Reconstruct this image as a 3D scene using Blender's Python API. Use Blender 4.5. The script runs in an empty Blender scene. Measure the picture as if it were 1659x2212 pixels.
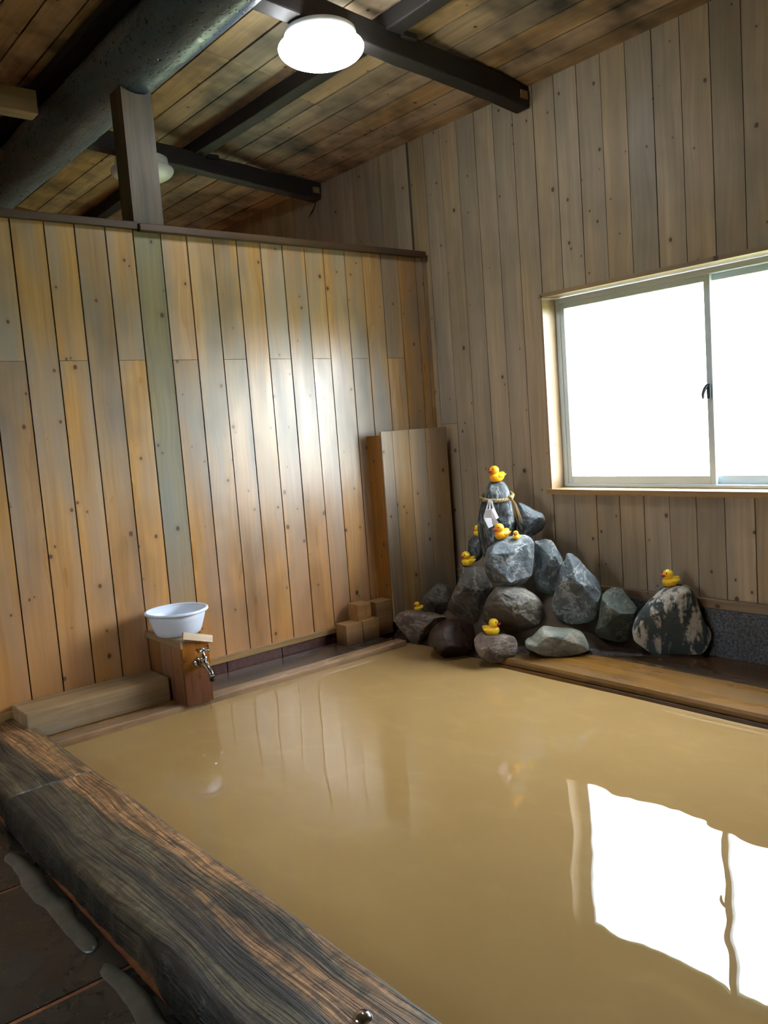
import bpy, bmesh, math, random
import numpy as np
from mathutils import Vector, Matrix
from mathutils.bvhtree import BVHTree

S = bpy.context.scene
COL = S.collection
random.seed(7)

# ---------------------------------------------------------------- camera, light, exposure
cam_data = bpy.data.cameras.new('camera')
cam = bpy.data.objects.new('camera', cam_data); COL.objects.link(cam); S.camera = cam
yaw, pitch, roll = (math.radians(a) for a in (-50.678, -5.855, -4.294))
fw = Vector((math.sin(yaw)*math.cos(pitch), math.cos(yaw)*math.cos(pitch), math.sin(pitch)))
rt = fw.cross(Vector((0, 0, 1))).normalized(); up = rt.cross(fw)
r2 = math.cos(roll)*rt + math.sin(roll)*up; u2 = -math.sin(roll)*rt + math.cos(roll)*up
mw = Matrix((r2, u2, -fw)).transposed().to_4x4(); mw.translation = (3.9125, -3.70, 1.25)
cam.matrix_world = mw
cam_data.sensor_fit = 'HORIZONTAL'; cam_data.sensor_width = 36; cam_data.lens = 36*1807/1659
cam_data.clip_start = .02

w = bpy.data.worlds.new('World'); S.world = w; w.use_nodes = True
WORLD_STRENGTH = 14.0
w.node_tree.nodes['Background'].inputs[0].default_value = (.84, .93, 1, 1)
w.node_tree.nodes['Background'].inputs[1].default_value = WORLD_STRENGTH

S.view_settings.view_transform = 'Standard'; S.view_settings.look = 'None'
S.view_settings.gamma = 1; S.view_settings.use_curve_mapping = False
S.view_settings.exposure = 1.27
S.cycles.max_bounces = 7; S.cycles.diffuse_bounces = 3; S.cycles.glossy_bounces = 3; S.cycles.transparent_max_bounces = 6

# ---------------------------------------------------------------- helpers
def lin(r, g, b):
    f = lambda c: (c/255/12.92) if c/255 <= .04045 else ((c/255+.055)/1.055)**2.4
    return (f(r), f(g), f(b), 1)

def link(o, parent=None):
    COL.objects.link(o)
    if parent is not None:
        o.parent = parent; o.matrix_parent_inverse = parent.matrix_basis.inverted()
    return o

def tag(o, label=None, cat=None, group=None, kind=None):
    if label: o['label'] = label
    if cat: o['category'] = cat
    if group: o['group'] = group
    if kind: o['kind'] = kind
    return o

def empty(name, loc, label=None, cat=None, group=None, rot=None):
    o = bpy.data.objects.new(name, None); o.location = loc
    if rot: o.rotation_euler = rot
    o.empty_display_size = .05
    link(o); return tag(o, label, cat, group)

def mesh_obj(name, verts, faces, mat, parent=None, smooth=False, matrix=None):
    me = bpy.data.meshes.new(name); me.from_pydata([tuple(v) for v in verts], [], faces); me.update()
    if smooth: me.polygons.foreach_set('use_smooth', [True]*len(me.polygons))
    if mat: me.materials.append(mat)
    o = bpy.data.objects.new(name, me)
    if matrix is not None: o.matrix_world = matrix
    return link(o, parent)

def bm_obj(name, bm, mat, parent=None, smooth=False, matrix=None):
    bmesh.ops.recalc_face_normals(bm, faces=bm.faces)
    me = bpy.data.meshes.new(name); bm.to_mesh(me); bm.free()
    if smooth: me.polygons.foreach_set('use_smooth', [True]*len(me.polygons))
    if mat: me.materials.append(mat)
    o = bpy.data.objects.new(name, me)
    if matrix is not None: o.matrix_world = matrix
    return link(o, parent)

def frame(origin, lx, ly):
    lx = Vector(lx).normalized(); ly = Vector(ly).normalized(); lz = lx.cross(ly).normalized(); ly = lz.cross(lx)
    m = Matrix((lx, ly, lz)).transposed().to_4x4(); m.translation = origin
    return m

PLANKS = {}
def plank(parent, c, lx, ly, L, W, T, mat, name='plank', ch=.003):
    """board centred at c: length along lx, width along ly, thickness along lx x ly, its front chamfered"""
    key = (round(L, 3), round(W, 3), round(T, 3), ch, mat.name)
    me = PLANKS.get(key)
    if me is None:
        a, b, t = L/2, W/2, T/2
        v = [(-a, -b, -t), (a, -b, -t), (a, b, -t), (-a, b, -t), (-a, -b, t-ch), (a, -b, t-ch), (a, b, t-ch), (-a, b, t-ch),
             (-a+ch*.3, -b+ch, t), (a-ch*.3, -b+ch, t), (a-ch*.3, b-ch, t), (-a+ch*.3, b-ch, t)]
        f = [(3, 2, 1, 0), (8, 9, 10, 11)]
        for i in range(4):
            j = (i+1) % 4
            f += [(i, j, 4+j, 4+i), (4+i, 4+j, 8+j, 8+i)]
        me = bpy.data.meshes.new(name); me.from_pydata(v, [], f); me.update(); me.materials.append(mat); PLANKS[key] = me
    o = bpy.data.objects.new(name, me); o.matrix_world = frame(c, lx, ly)
    return link(o, parent)

def timber(name, c, lx, ly, L, W, T, mat, parent=None, bev=.006, seg=2, wob=0, seed=0, cuts=0):
    """squared timber, all edges rounded; wob gives it a hand-hewn unevenness"""
    bm = bmesh.new(); bmesh.ops.create_cube(bm, size=1)
    for v in bm.verts: v.co = Vector((v.co.x*L, v.co.y*W, v.co.z*T))
    bmesh.ops.bevel(bm, geom=list(bm.edges), offset=bev, segments=seg, affect='EDGES', profile=.6)
    if cuts:
        long_e = [e for e in bm.edges if abs(e.verts[0].co.x-e.verts[1].co.x) > L*.7]
        bmesh.ops.subdivide_edges(bm, edges=long_e, cuts=cuts, use_grid_fill=True)
    if wob:
        P = np.array([v.co[:] for v in bm.verts]); n = np.stack([fbm(P*3+seed+k*17, 3) for k in range(3)], 1)*wob
        for v, d in zip(bm.verts, n): v.co += Vector((0, d[1], d[2]))
    return bm_obj(name, bm, mat, parent, False, frame(c, lx, ly))

def _hash(ix, iy, iz):
    n = (ix*374761393 + iy*668265263 + iz*2147483647 + 1274126177) & 0xffffffff
    n = ((n ^ (n >> 13))*1274126177) & 0xffffffff
    n = ((n ^ (n >> 16))*2246822519) & 0xffffffff
    return ((n ^ (n >> 15)) & 0xffff)/32767.5 - 1

def vnoise(P):
    P = np.asarray(P, float); I = np.floor(P).astype(np.int64); F = P-I; F = F*F*F*(F*(F*6-15)+10)
    r = 0
    for dx in (0, 1):
        for dy in (0, 1):
            for dz in (0, 1):
                wgt = (F[:, 0] if dx else 1-F[:, 0])*(F[:, 1] if dy else 1-F[:, 1])*(F[:, 2] if dz else 1-F[:, 2])
                r = r + wgt*_hash(I[:, 0]+dx, I[:, 1]+dy, I[:, 2]+dz)
    return r

def fbm(P, octv=4, gain=.5):
    P = np.asarray(P, float); a, s, t = 1., 0, 0
    for i in range(octv):
        s = s + a*vnoise(P*(2**i)+i*31.7); t += a; a *= gain
    return s/t

def lathe(bm, prof, seg=32, origin=(0, 0, 0), axis='z', close=False):
    rings = []
    o = Vector(origin)
    for r, h in prof:
        ring = []
        for k in range(seg):
            a = 2*math.pi*k/seg
            p = Vector((r*math.cos(a), r*math.sin(a), h))
            if axis == 'x': p = Vector((p.z, p.x, p.y))
            ring.append(bm.verts.new(o+p))
        rings.append(ring)
    for i in range(len(rings)-1):
        for k in range(seg):
            j = (k+1) % seg
            bm.faces.new((rings[i][k], rings[i][j], rings[i+1][j], rings[i+1][k]))
    if close:
        bm.faces.new(rings[0]); bm.faces.new(rings[-1])

def tube(bm, pts, rad, seg=10, caps=True):
    pts = [Vector(p) for p in pts]
    rads = rad if isinstance(rad, (list, tuple)) else [rad]*len(pts)
    rings = []; prev = None
    for i, p in enumerate(pts):
        t = (pts[min(i+1, len(pts)-1)]-pts[max(i-1, 0)]).normalized()
        n = prev - t*prev.dot(t) if prev is not None else t.orthogonal()
        n.normalize(); prev = n; b = t.cross(n)
        rings.append([bm.verts.new(p+(n*math.cos(2*math.pi*k/seg)+b*math.sin(2*math.pi*k/seg))*rads[i]) for k in range(seg)])
    for i in range(len(rings)-1):
        for k in range(seg):
            j = (k+1) % seg
            bm.faces.new((rings[i][k], rings[i][j], rings[i+1][j], rings[i+1][k]))
    if caps:
        bm.faces.new(rings[0]); bm.faces.new(rings[-1])

def ellipsoid(bm, c, r, rot=None, u=20, v=14):
    m = Matrix.Translation(c) @ (rot.to_4x4() if rot else Matrix()) @ Matrix.Diagonal((*r, 1))
    bmesh.ops.create_uvsphere(bm, u_segments=u, v_segments=v, radius=1, matrix=m)

# ---------------------------------------------------------------- materials
class NT:
    def __init__(s, name):
        s.m = bpy.data.materials.new(name); s.m.use_nodes = True; s.t = s.m.node_tree; s.n = s.t.nodes
        s.b = s.n['Principled BSDF']
    def new(s, typ, **kw):
        n = s.n.new(typ)
        for k, v in kw.items(): setattr(n, k, v)
        return n
    def put(s, sock, v):
        if v is None: return
        if hasattr(v, 'is_output'): s.t.links.new(v, sock)
        else: sock.default_value = v
    def math(s, op, a, b=None, clamp=False):
        n = s.new('ShaderNodeMath', operation=op, use_clamp=clamp); s.put(n.inputs[0], a)
        if b is not None: s.put(n.inputs[1], b)
        return n.outputs[0]
    def mix(s, f, a, b, mode='MIX'):
        n = s.new('ShaderNodeMix', data_type='RGBA', blend_type=mode); s.put(n.inputs[0], f); s.put(n.inputs[6], a); s.put(n.inputs[7], b)
        return n.outputs[2]
    def ramp(s, f, stops):
        n = s.new('ShaderNodeValToRGB'); s.put(n.inputs[0], f); e = n.color_ramp.elements
        while len(e) < len(stops): e.new(.5)
        for el, (p, c) in zip(e, stops):
            el.position = p; el.color = c if isinstance(c, tuple) else (c, c, c, 1)
        return n.outputs[0]
    def vmath(s, op, a, b):
        n = s.new('ShaderNodeVectorMath', operation=op); s.put(n.inputs[0], a); s.put(n.inputs[1], b); return n.outputs[0]
    def noise(s, vec, scale, detail=4, rough=.55, dist=0):
        n = s.new('ShaderNodeTexNoise'); s.put(n.inputs['Vector'], vec); n.inputs['Scale'].default_value = scale
        n.inputs['Detail'].default_value = detail; n.inputs['Roughness'].default_value = rough; n.inputs['Distortion'].default_value = dist
        return n.outputs[0]
    def obj(s): return s.new('ShaderNodeTexCoord').outputs['Object']
    def pos(s): return s.new('ShaderNodeNewGeometry').outputs['Position']
    def sep(s, v):
        n = s.new('ShaderNodeSeparateXYZ'); s.put(n.inputs[0], v); return n.outputs
    def rnd(s): return s.new('ShaderNodeObjectInfo').outputs['Random']
    def bump(s, h, strength=.3, dist=.01):
        n = s.new('ShaderNodeBump'); s.put(n.inputs['Height'], h); n.inputs['Strength'].default_value = strength; n.inputs['Distance'].default_value = dist
        s.put(s.b.inputs['Normal'], n.outputs[0]); return n
    def base(s, c): s.put(s.b.inputs['Base Color'], c)
    def rough(s, v): s.put(s.b.inputs['Roughness'], v)

def plain(name, c, rough=.5, metal=0, emit=None, spec=None, noise=0):
    t = NT(name); t.base(c); t.rough(rough); t.b.inputs['Metallic'].default_value = metal
    if noise:
        f = t.noise(t.obj(), 40, 3); t.base(t.mix(t.math('MULTIPLY', f, noise), c, (c[0]*.4, c[1]*.4, c[2]*.4, 1)))
    if spec is not None: t.b.inputs['Specular IOR Level'].default_value = spec
    if emit: t.b.inputs['Emission Color'].default_value = emit[0]; t.b.inputs['Emission Strength'].default_value = emit[1]
    return t.m

def wood(name, light, dark, knot, grey, grey_amt=.45, rough=(.38, .6), knots=True, var=.35, dirt=.25, splash=None, bump=.12, spec=None):
    """board with grain along local X, knots, grey weathering and dirt; every object gets its own cut of it"""
    t = NT(name)
    r = t.rnd(); cb = t.new('ShaderNodeCombineXYZ')
    t.put(cb.inputs[0], t.math('MULTIPLY', r, 61.3)); t.put(cb.inputs[1], t.math('MULTIPLY', r, 37.7)); t.put(cb.inputs[2], t.math('MULTIPLY', r, 91.1))
    v = t.vmath('ADD', t.obj(), cb.outputs[0])
    warp = t.noise(v, 2.2, 1)
    ws = t.new('ShaderNodeCombineXYZ'); t.put(ws.inputs[1], t.math('MULTIPLY', t.math('SUBTRACT', warp, .5), .06))
    vw = t.vmath('ADD', v, ws.outputs[0])
    g1 = t.noise(t.vmath('MULTIPLY', vw, (1.6, 55, 55)), 1, 3, .6)
    g2 = t.noise(t.vmath('MULTIPLY', vw, (.7, 16, 16)), 1, 3, .5)
    grain = t.math('ADD', t.math('MULTIPLY', g1, .55), t.math('MULTIPLY', g2, .45))
    col = t.mix(t.ramp(grain, [(.32, 0.), (.7, 1.)]), light, dark)
    # weathering, patches stretched along the board
    p1 = t.noise(t.vmath('MULTIPLY', v, (1.1, 7, 7)), 1, 3, .5, .15)
    gm = t.math('MULTIPLY', t.ramp(p1, [(.36, 0.), (.70, 1.)]), grey_amt)
    col = t.mix(gm, col, grey)
    # board to board
    br = t.math('ADD', 1-var*.5, t.math('MULTIPLY', t.math('FRACT', t.math('MULTIPLY', r, 7.77)), var))
    hv = t.new('ShaderNodeHueSaturation'); t.put(hv.inputs['Color'], col); t.put(hv.inputs['Value'], br)
    t.put(hv.inputs['Saturation'], t.math('ADD', .82, t.math('MULTIPLY', t.math('FRACT', t.math('MULTIPLY', r, 13.3)), .36)))
    col = hv.outputs[0]
    if splash:                       # mineral stain the water leaves low on the wall
        z = t.sep(t.pos())[2]
        n = t.noise(t.vmath('MULTIPLY', t.pos(), (9, 9, 1.6)), 1, 4)
        m = t.math('ADD', z, t.math('MULTIPLY', t.math('SUBTRACT', n, .5), splash[2]))
        mr = t.new('ShaderNodeMapRange'); t.put(mr.inputs[0], m); mr.inputs[1].default_value = splash[1]; mr.inputs[2].default_value = splash[0]
        col = t.mix(t.math('MULTIPLY', mr.outputs[0], .8), col, t.mix(grain, splash[3], splash[4]))
    if knots:
        for sc, off, thr, rad in (((2.6, 7.0, 1), 0, .35, .0085), ((4.1, 6.0, 1), 5.3, .62, .0045)):
            vo = t.new('ShaderNodeTexVoronoi'); vo.voronoi_dimensions = '2D'; vo.inputs['Scale'].default_value = 1
            sv = t.vmath('ADD', t.vmath('MULTIPLY', v, sc), (off, off, 0)); t.put(vo.inputs['Vector'], sv)
            rc = t.sep(vo.outputs['Color']); pick = t.math('GREATER_THAN', rc[0], thr)
            dv = t.vmath('MULTIPLY', t.vmath('SUBTRACT', sv, vo.outputs['Position']), (1/sc[0], 1/sc[1]*1.25, 0))
            ln = t.new('ShaderNodeVectorMath', operation='LENGTH'); t.put(ln.inputs[0], dv)
            d = t.math('DIVIDE', ln.outputs['Value'], t.math('ADD', .45*rad, t.math('MULTIPLY', rc[1], 1.1*rad)))
            d = t.math('ADD', d, t.math('MULTIPLY', t.math('SUBTRACT', g2, .5), .9))
            halo = t.math('MULTIPLY', t.ramp(t.math('MULTIPLY', d, .2), [(.1, 1.), (.75, 0.)]), pick)
            core = t.math('MULTIPLY', t.ramp(t.math('MULTIPLY', d, .5), [(.42, 1.), (.58, 0.)]), pick)
            col = t.mix(t.math('MULTIPLY', halo, .45), col, dark)
            col = t.mix(t.math('MULTIPLY', core, .85), col, knot)
    dn = t.noise(t.vmath('MULTIPLY', t.pos(), (2.3, 2.3, 1.2)), 1, 3, .65)
    col = t.mix(t.math('MULTIPLY', t.ramp(dn, [(.45, 0.), (.72, 1.)] if dirt > .8 else [(.5, 0.), (.75, 1.)]), dirt), col, (.02, .02, .018, 1))
    t.base(col)
    rg = t.new('ShaderNodeMapRange'); t.put(rg.inputs[0], p1)
    rg.inputs[1].default_value = .3; rg.inputs[2].default_value = .7; rg.inputs[3].default_value, rg.inputs[4].default_value = rough
    t.rough(rg.outputs[0])
    if bump > .12: t.bump(grain, bump, .004)
    if spec: t.b.inputs['Specular IOR Level'].default_value = spec
    return t.m

W_PART = wood('wood_partition', lin(190, 152, 100), lin(148, 110, 68), lin(72, 42, 30), lin(130, 126, 120), .85, (.25, .40), spec=.75,
              splash=(.0, 1.0, .6, lin(204, 146, 84), lin(166, 108, 58)), dirt=.5, var=.30)
W_PARTD = wood('wood_partition_dark', lin(136, 124, 92), lin(100, 90, 66), lin(50, 36, 26), lin(104, 106, 100), .7, (.30, .46),
               splash=(.0, .9, .4, lin(186, 132, 76), lin(146, 98, 54)), dirt=.4)
W_COVER = wood('wood_corner_cover', lin(172, 138, 92), lin(128, 98, 64), lin(64, 40, 28), lin(112, 108, 100), .85, (.30, .46), dirt=.35)
W_WALL = wood('wood_window_wall', lin(188, 166, 134), lin(154, 132, 104), lin(62, 40, 30), lin(136, 128, 116), .6, (.42, .6), dirt=.3, var=.26)
W_CEIL = wood('wood_ceiling', lin(210, 182, 142), lin(166, 134, 98), lin(48, 28, 20), lin(128, 116, 100), .6, (.36, .55), dirt=.95, var=.45)
W_TRIM = wood('wood_trim', lin(174, 144, 104), lin(130, 102, 70), lin(70, 40, 26), lin(120, 108, 92), .4, (.35, .55))
W_RAIL = wood('wood_rail', lin(78, 56, 38), lin(50, 35, 24), lin(30, 20, 14), lin(58, 50, 44), .5, (.45, .65), knots=False)
W_BEAM = wood('wood_beam_black', lin(40, 31, 26), lin(23, 18, 16), lin(14, 10, 9), lin(36, 34, 34), .5, (.6, .8), knots=False, var=.2)
W_POST = wood('wood_post', lin(104, 86, 62), lin(66, 54, 40), lin(34, 24, 18), lin(60, 60, 60), .85, (.5, .7), knots=False, dirt=.5)
W_OLD = wood('wood_old_timber', lin(182, 154, 114), lin(130, 104, 74), lin(24, 20, 18), lin(112, 106, 94), .6, (.4, .6), dirt=.5)
W_BLOCK = wood('wood_block', lin(168, 126, 78), lin(126, 88, 52), lin(60, 36, 22), lin(120, 108, 90), .4, (.45, .6), dirt=.3,
               splash=(.04, .11, .03, lin(60, 34, 22), lin(44, 26, 18)))
W_BOX = wood('wood_tap_box', lin(164, 112, 62), lin(118, 74, 40), lin(52, 28, 18), lin(110, 92, 70), .3, (.35, .5), dirt=.3,
             splash=(.05, .30, .1, lin(78, 40, 24), lin(58, 30, 20)))
W_BOXF = wood('wood_tap_front', lin(160, 108, 66), lin(120, 78, 46), lin(52, 28, 18), lin(120, 92, 66), .3, (.2, .4), dirt=.3,
              splash=(.17, .21, .06, lin(92, 52, 42), lin(62, 34, 30)))
W_WET = wood('wood_wet', lin(120, 86, 54), lin(80, 54, 36), lin(34, 20, 12), lin(50, 42, 34), .8, (.10, .3), knots=False, dirt=.6, bump=.08)
W_KERB = wood('wood_kerb', lin(160, 122, 80), lin(112, 80, 50), lin(58, 38, 26), lin(108, 90, 66), .5, (.16, .4), knots=False, dirt=.5, bump=.15)

def near_kerb_mat():
    t = NT('wood_hewn_kerb'); p = t.obj()
    y = t.sep(p)[1]
    warp = t.noise(t.vmath('MULTIPLY', p, (1.5, 4, 1)), 1, 2, .5); ws = t.new('ShaderNodeCombineXYZ'); t.put(ws.inputs[1], t.math('MULTIPLY', t.math('SUBTRACT', warp, .5), .09))
    v = t.vmath('ADD', p, ws.outputs[0])
    fine = t.noise(t.vmath('MULTIPLY', v, (3.5, 120, 60)), 1, 4, .6)
    wide = t.noise(t.vmath('MULTIPLY', v, (1.3, 11, 8)), 1, 5, .6, .6)
    fine = t.ramp(fine, [(.36, 0.), (.62, 1.)])
    tan = t.mix(fine, lin(190, 144, 96), lin(92, 66, 42)); dark = t.mix(fine, lin(62, 58, 48), lin(16, 16, 16)); olive = t.mix(fine, lin(120, 110, 84), lin(48, 44, 36))
    col = t.mix(t.ramp(wide, [(.44, 0.), (.58, 1.)]), dark, olive)
    w2 = t.noise(t.vmath('MULTIPLY', t.vmath('ADD', v, (7, 3, 1)), (.9, 7, 7)), 1, 4, .55, .4)
    inner = t.new('ShaderNodeMapRange'); t.put(inner.inputs[0], y); inner.inputs[1].default_value = -.14; inner.inputs[2].default_value = .12
    worn = t.math('ADD', w2, t.math('MULTIPLY', t.math('SUBTRACT', inner.outputs[0], .5), .34))
    col = t.mix(t.ramp(worn, [(.50, 0.), (.59, 1.)]), col, tan)
    edge = t.math('ADD', t.math('ABSOLUTE', y), t.math('MULTIPLY', t.noise(p, 14, 3), .04))
    col = t.mix(t.ramp(edge, [(.155, 0.), (.178, 1.)]), col, lin(34, 32, 26))
    mo = t.noise(p, 24, 5, .7); col = t.mix(t.math('MULTIPLY', t.ramp(mo, [(.46, 0.), (.64, 1.)]), .7), col, lin(30, 30, 28))
    t.base(col); t.rough(t.ramp(wide, [(.3, .55), (.7, .34)]))
    t.bump(t.math('ADD', fine, t.math('MULTIPLY', wide, .8)), .55, .006)
    return t.m
M_NEAR = near_kerb_mat()

def log_mat():
    t = NT('log_bark_black'); p = t.obj()
    n = t.noise(t.vmath('MULTIPLY', p, (3, 12, 12)), 1, 5, .65); n2 = t.noise(p, 30, 4, .6)
    col = t.mix(n, lin(54, 66, 86), lin(112, 132, 160)); col = t.mix(t.math('MULTIPLY', n2, .5), col, lin(20, 20, 22))
    vo = t.new('ShaderNodeTexVoronoi'); t.put(vo.inputs['Vector'], p); vo.inputs['Scale'].default_value = 42
    pick = t.math('GREATER_THAN', t.sep(vo.outputs['Color'])[1], .55)
    hole = t.math('MULTIPLY', t.ramp(vo.outputs['Distance'], [(.18, 1.), (.3, 0.)]), pick)
    col = t.mix(hole, col, (.004, .004, .004, 1)); t.base(col)
    t.rough(t.ramp(n2, [(.3, .24), (.7, .44)])); t.b.inputs['Specular IOR Level'].default_value = .85
    t.bump(t.math('SUBTRACT', t.math('ADD', t.math('MULTIPLY', n2, .5), n), t.math('MULTIPLY', hole, 1.5)), .5, .008)
    return t.m
M_LOG = log_mat()

def rock_mat(name, c1, c2, vein, vein_amt, vscale=(6, 6, 6), mud=None, rough=(.55, .8), tilt=(0, .5, .3), bump=.6):
    t = NT(name); p = t.obj()
    r = t.rnd(); cb = t.new('ShaderNodeCombineXYZ')
    for i, k in enumerate((31.1, 57.3, 11.9)): t.put(cb.inputs[i], t.math('MULTIPLY', r, k))
    v = t.vmath('ADD', p, cb.outputs[0])
    n = t.noise(v, 9, 6, .62); col = t.mix(t.ramp(n, [(.35, 0.), (.68, 1.)]), c1, c2)
    mp = t.new('ShaderNodeMapping'); t.put(mp.inputs[0], v); mp.inputs['Rotation'].default_value = tilt; mp.inputs['Scale'].default_value = vscale
    vn = t.noise(mp.outputs[0], 1, 8, .66, .35)
    ridge = t.math('ABSOLUTE', t.math('SUBTRACT', vn, .5))
    vm = t.ramp(ridge, [(0., 1.), (.012+.05*vein_amt, .0)]) if vein_amt < 1 else t.ramp(t.math('ADD', vn, t.math('MULTIPLY', t.math('SUBTRACT', t.new('ShaderNodeNewGeometry').outputs['Pointiness'], .5), 1.6)), [(.50, 0.), (.56, 1.)])
    brk = t.noise(v, 14, 3); vm = t.math('MULTIPLY', vm, t.ramp(brk, [(.38, 0.), (.55, 1.)])) if vein_amt < 1 else vm
    col = t.mix(t.math('MULTIPLY', vm, min(1, .45+vein_amt*.5)), col, vein)
    sp = t.noise(v, 60, 3, .6); col = t.mix(t.math('MULTIPLY', t.ramp(sp, [(.55, 0.), (.75, 1.)]), .45), col, c1)
    if mud:
        z = t.sep(t.pos())[2]; m = t.math('ADD', z, t.math('MULTIPLY', t.math('SUBTRACT', t.noise(p, 7, 4), .5), .16))
        mr = t.new('ShaderNodeMapRange'); t.put(mr.inputs[0], m); mr.inputs[1].default_value = mud[1]; mr.inputs[2].default_value = mud[0]
        col = t.mix(t.math('MULTIPLY', mr.outputs[0], .85), col, mud[2])
    t.base(col); t.rough(t.ramp(n, [(.3, rough[0]), (.7, rough[1])]))
    big = t.noise(v, 16, 8, .68)
    t.bump(t.math('ADD', big, t.math('MULTIPLY', vm, .1)), bump, .02)
    return t.m
MUD = lin(66, 48, 34)
RM = {
    'grey': rock_mat('rock_blue_grey', lin(62, 70, 76), lin(118, 128, 132), lin(188, 192, 190), .5, mud=(.02, .16, MUD)),
    'dark': rock_mat('rock_dark_grooved', lin(34, 40, 44), lin(88, 96, 98), lin(170, 178, 178), .6, (14, 14, 2.2), tilt=(0, .1, 0), mud=(-.1, -.05, MUD)),
    'brown': rock_mat('rock_brown_grey', lin(58, 52, 46), lin(116, 110, 100), lin(170, 164, 150), .45, mud=(.1, .32, lin(74, 58, 42))),
    'green': rock_mat('rock_green_grey', lin(54, 62, 56), lin(100, 110, 100), lin(160, 160, 145), .3, mud=(.02, .15, MUD)),
    'veined': rock_mat('rock_white_veined', lin(58, 70, 74), lin(78, 92, 96), lin(206, 200, 190), 1.3, (12, 12, 3.6), tilt=(.3, .5, .2), rough=(.45, .65), bump=.35),
    'pale': rock_mat('rock_pale_green', lin(92, 98, 90), lin(140, 144, 130), lin(172, 158, 136), .5, (3, 3, 12), tilt=(0, .1, 0), mud=(.0, .08, MUD)),
    'wet': rock_mat('rock_wet_brown', lin(38, 24, 18), lin(64, 42, 32), lin(88, 64, 50), .2, rough=(.1, .3), mud=(0, .1, lin(30, 18, 14))),
    'rust': rock_mat('rock_rust_grey', lin(82, 66, 56), lin(134, 116, 104), lin(176, 164, 150), .5, (4, 4, 12), tilt=(0, .2, 0), mud=(.0, .1, lin(44, 28, 22))),
}

def cement_mat():
    t = NT('cement_brown'); p = t.pos(); n = t.noise(p, 12, 6, .6)
    z = t.sep(p)[2]
    col = t.mix(n, lin(70, 58, 46), lin(112, 96, 76))
    mr = t.new('ShaderNodeMapRange'); t.put(mr.inputs[0], z); mr.inputs[1].default_value = .14; mr.inputs[2].default_value = .05
    wet = mr.outputs[0]; col = t.mix(wet, col, lin(44, 30, 24)); t.base(col)
    rr = t.new('ShaderNodeMapRange'); t.put(rr.inputs[0], wet); rr.inputs[3].default_value = .75; rr.inputs[4].default_value = .22; t.rough(rr.outputs[0])
    t.bump(t.noise(p, 50, 5, .65), .5, .006); return t.m
M_CEM = cement_mat()

def speckle(name, a, b, sc=90, rough=.6, bump=.4):
    t = NT(name); p = t.pos(); n = t.noise(p, sc, 4, .7); n2 = t.noise(p, 5, 4)
    col = t.mix(t.ramp(n, [(.38, 0.), (.66, 1.)]), a, b); col = t.mix(t.math('MULTIPLY', n2, .5), col, a); t.base(col); t.rough(rough)
    t.bump(n, bump, .004); return t.m
M_CONC = speckle('concrete_pebbled', lin(52, 54, 58), lin(122, 126, 132))
M_TILE = speckle('stone_tile_red', lin(66, 38, 34), lin(98, 62, 54), 40, .28, .25)
M_BASE = speckle('stone_black_wet', lin(26, 24, 24), lin(48, 44, 42), 40, .3, .25)
M_GROUT = speckle('grout_orange', lin(118, 72, 44), lin(156, 100, 62), 50, .5, .3)

def floor_mat():
    t = NT('floor_slate_wet'); p = t.pos(); n = t.noise(p, 6, 6, .6); n2 = t.noise(p, 70, 4, .65)
    col = t.mix(n, lin(20, 22, 26), lin(50, 48, 44)); rst = t.noise(p, 2.2, 4); col = t.mix(t.math('MULTIPLY', t.ramp(rst, [(.55, 0.), (.72, 1.)]), .35), col, lin(72, 52, 36))
    t.base(col); t.rough(t.ramp(n, [(.35, .12), (.65, .4)])); t.bump(t.math('ADD', n2, n), .25, .003); return t.m
M_FLOOR = floor_mat()
M_PATCH = speckle('cement_patch_grey', lin(72, 72, 64), lin(94, 92, 82), 30, .35, .1)

def water_mat():
    t = NT('water_muddy_hot_spring'); p = t.pos()
    n = t.noise(p, 1.3, 3); n2 = t.noise(t.vmath('MULTIPLY', p, (1, 1.6, 1)), 5, 4, .5, .8)
    col = t.mix(n, lin(156, 127, 83), lin(146, 117, 73)); col = t.mix(t.math('MULTIPLY', t.ramp(n2, [(.5, 0.), (.8, 1.)]), .08), col, lin(206, 180, 128))
    t.base(col); t.rough(.004); t.b.inputs['IOR'].default_value = 1.40
    t.b.inputs['Subsurface Weight'].default_value = 0
    a = t.noise(p, 4.2, 0, .45, .3); b = t.noise(t.vmath('MULTIPLY', p, (1.2, .8, 1)), 10, 0, .5, .2); c = t.noise(p, 1.1, 0)
    h = t.math('ADD', t.math('MULTIPLY', a, .42), t.math('ADD', t.math('MULTIPLY', b, .10), t.math('MULTIPLY', c, .8)))
    t.bump(h, 1., .0042); return t.m
M_WATER = water_mat()

def glass_mat():
    t = NT('window_glass'); n = t.n; out = n['Material Output']
    tr = t.new('ShaderNodeBsdfTransparent'); gl = t.new('ShaderNodeBsdfGlossy'); gl.inputs['Roughness'].default_value = .02
    fr = t.new('ShaderNodeFresnel'); bf = t.new('ShaderNodeNewGeometry').outputs['Backfacing']
    t.put(fr.inputs[0], t.math('ADD', 1.45, t.math('MULTIPLY', bf, 1/1.45-1.45)))   # thin pane: no total reflection on the way out
    mx = t.new('ShaderNodeMixShader')
    t.put(mx.inputs[0], fr.outputs[0]); t.put(mx.inputs[1], tr.outputs[0]); t.put(mx.inputs[2], gl.outputs[0]); t.put(out.inputs[0], mx.outputs[0])
    n.remove(t.b); return t.m
M_GLASS = glass_mat()
M_ALU = plain('aluminium_pale', lin(206, 220, 226), .4, .0)
M_DARKMETAL = plain('latch_metal', lin(70, 74, 80), .35, .8)
M_CHROME = plain('chrome_worn', lin(200, 200, 202), .16, 1, noise=.5)
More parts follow.
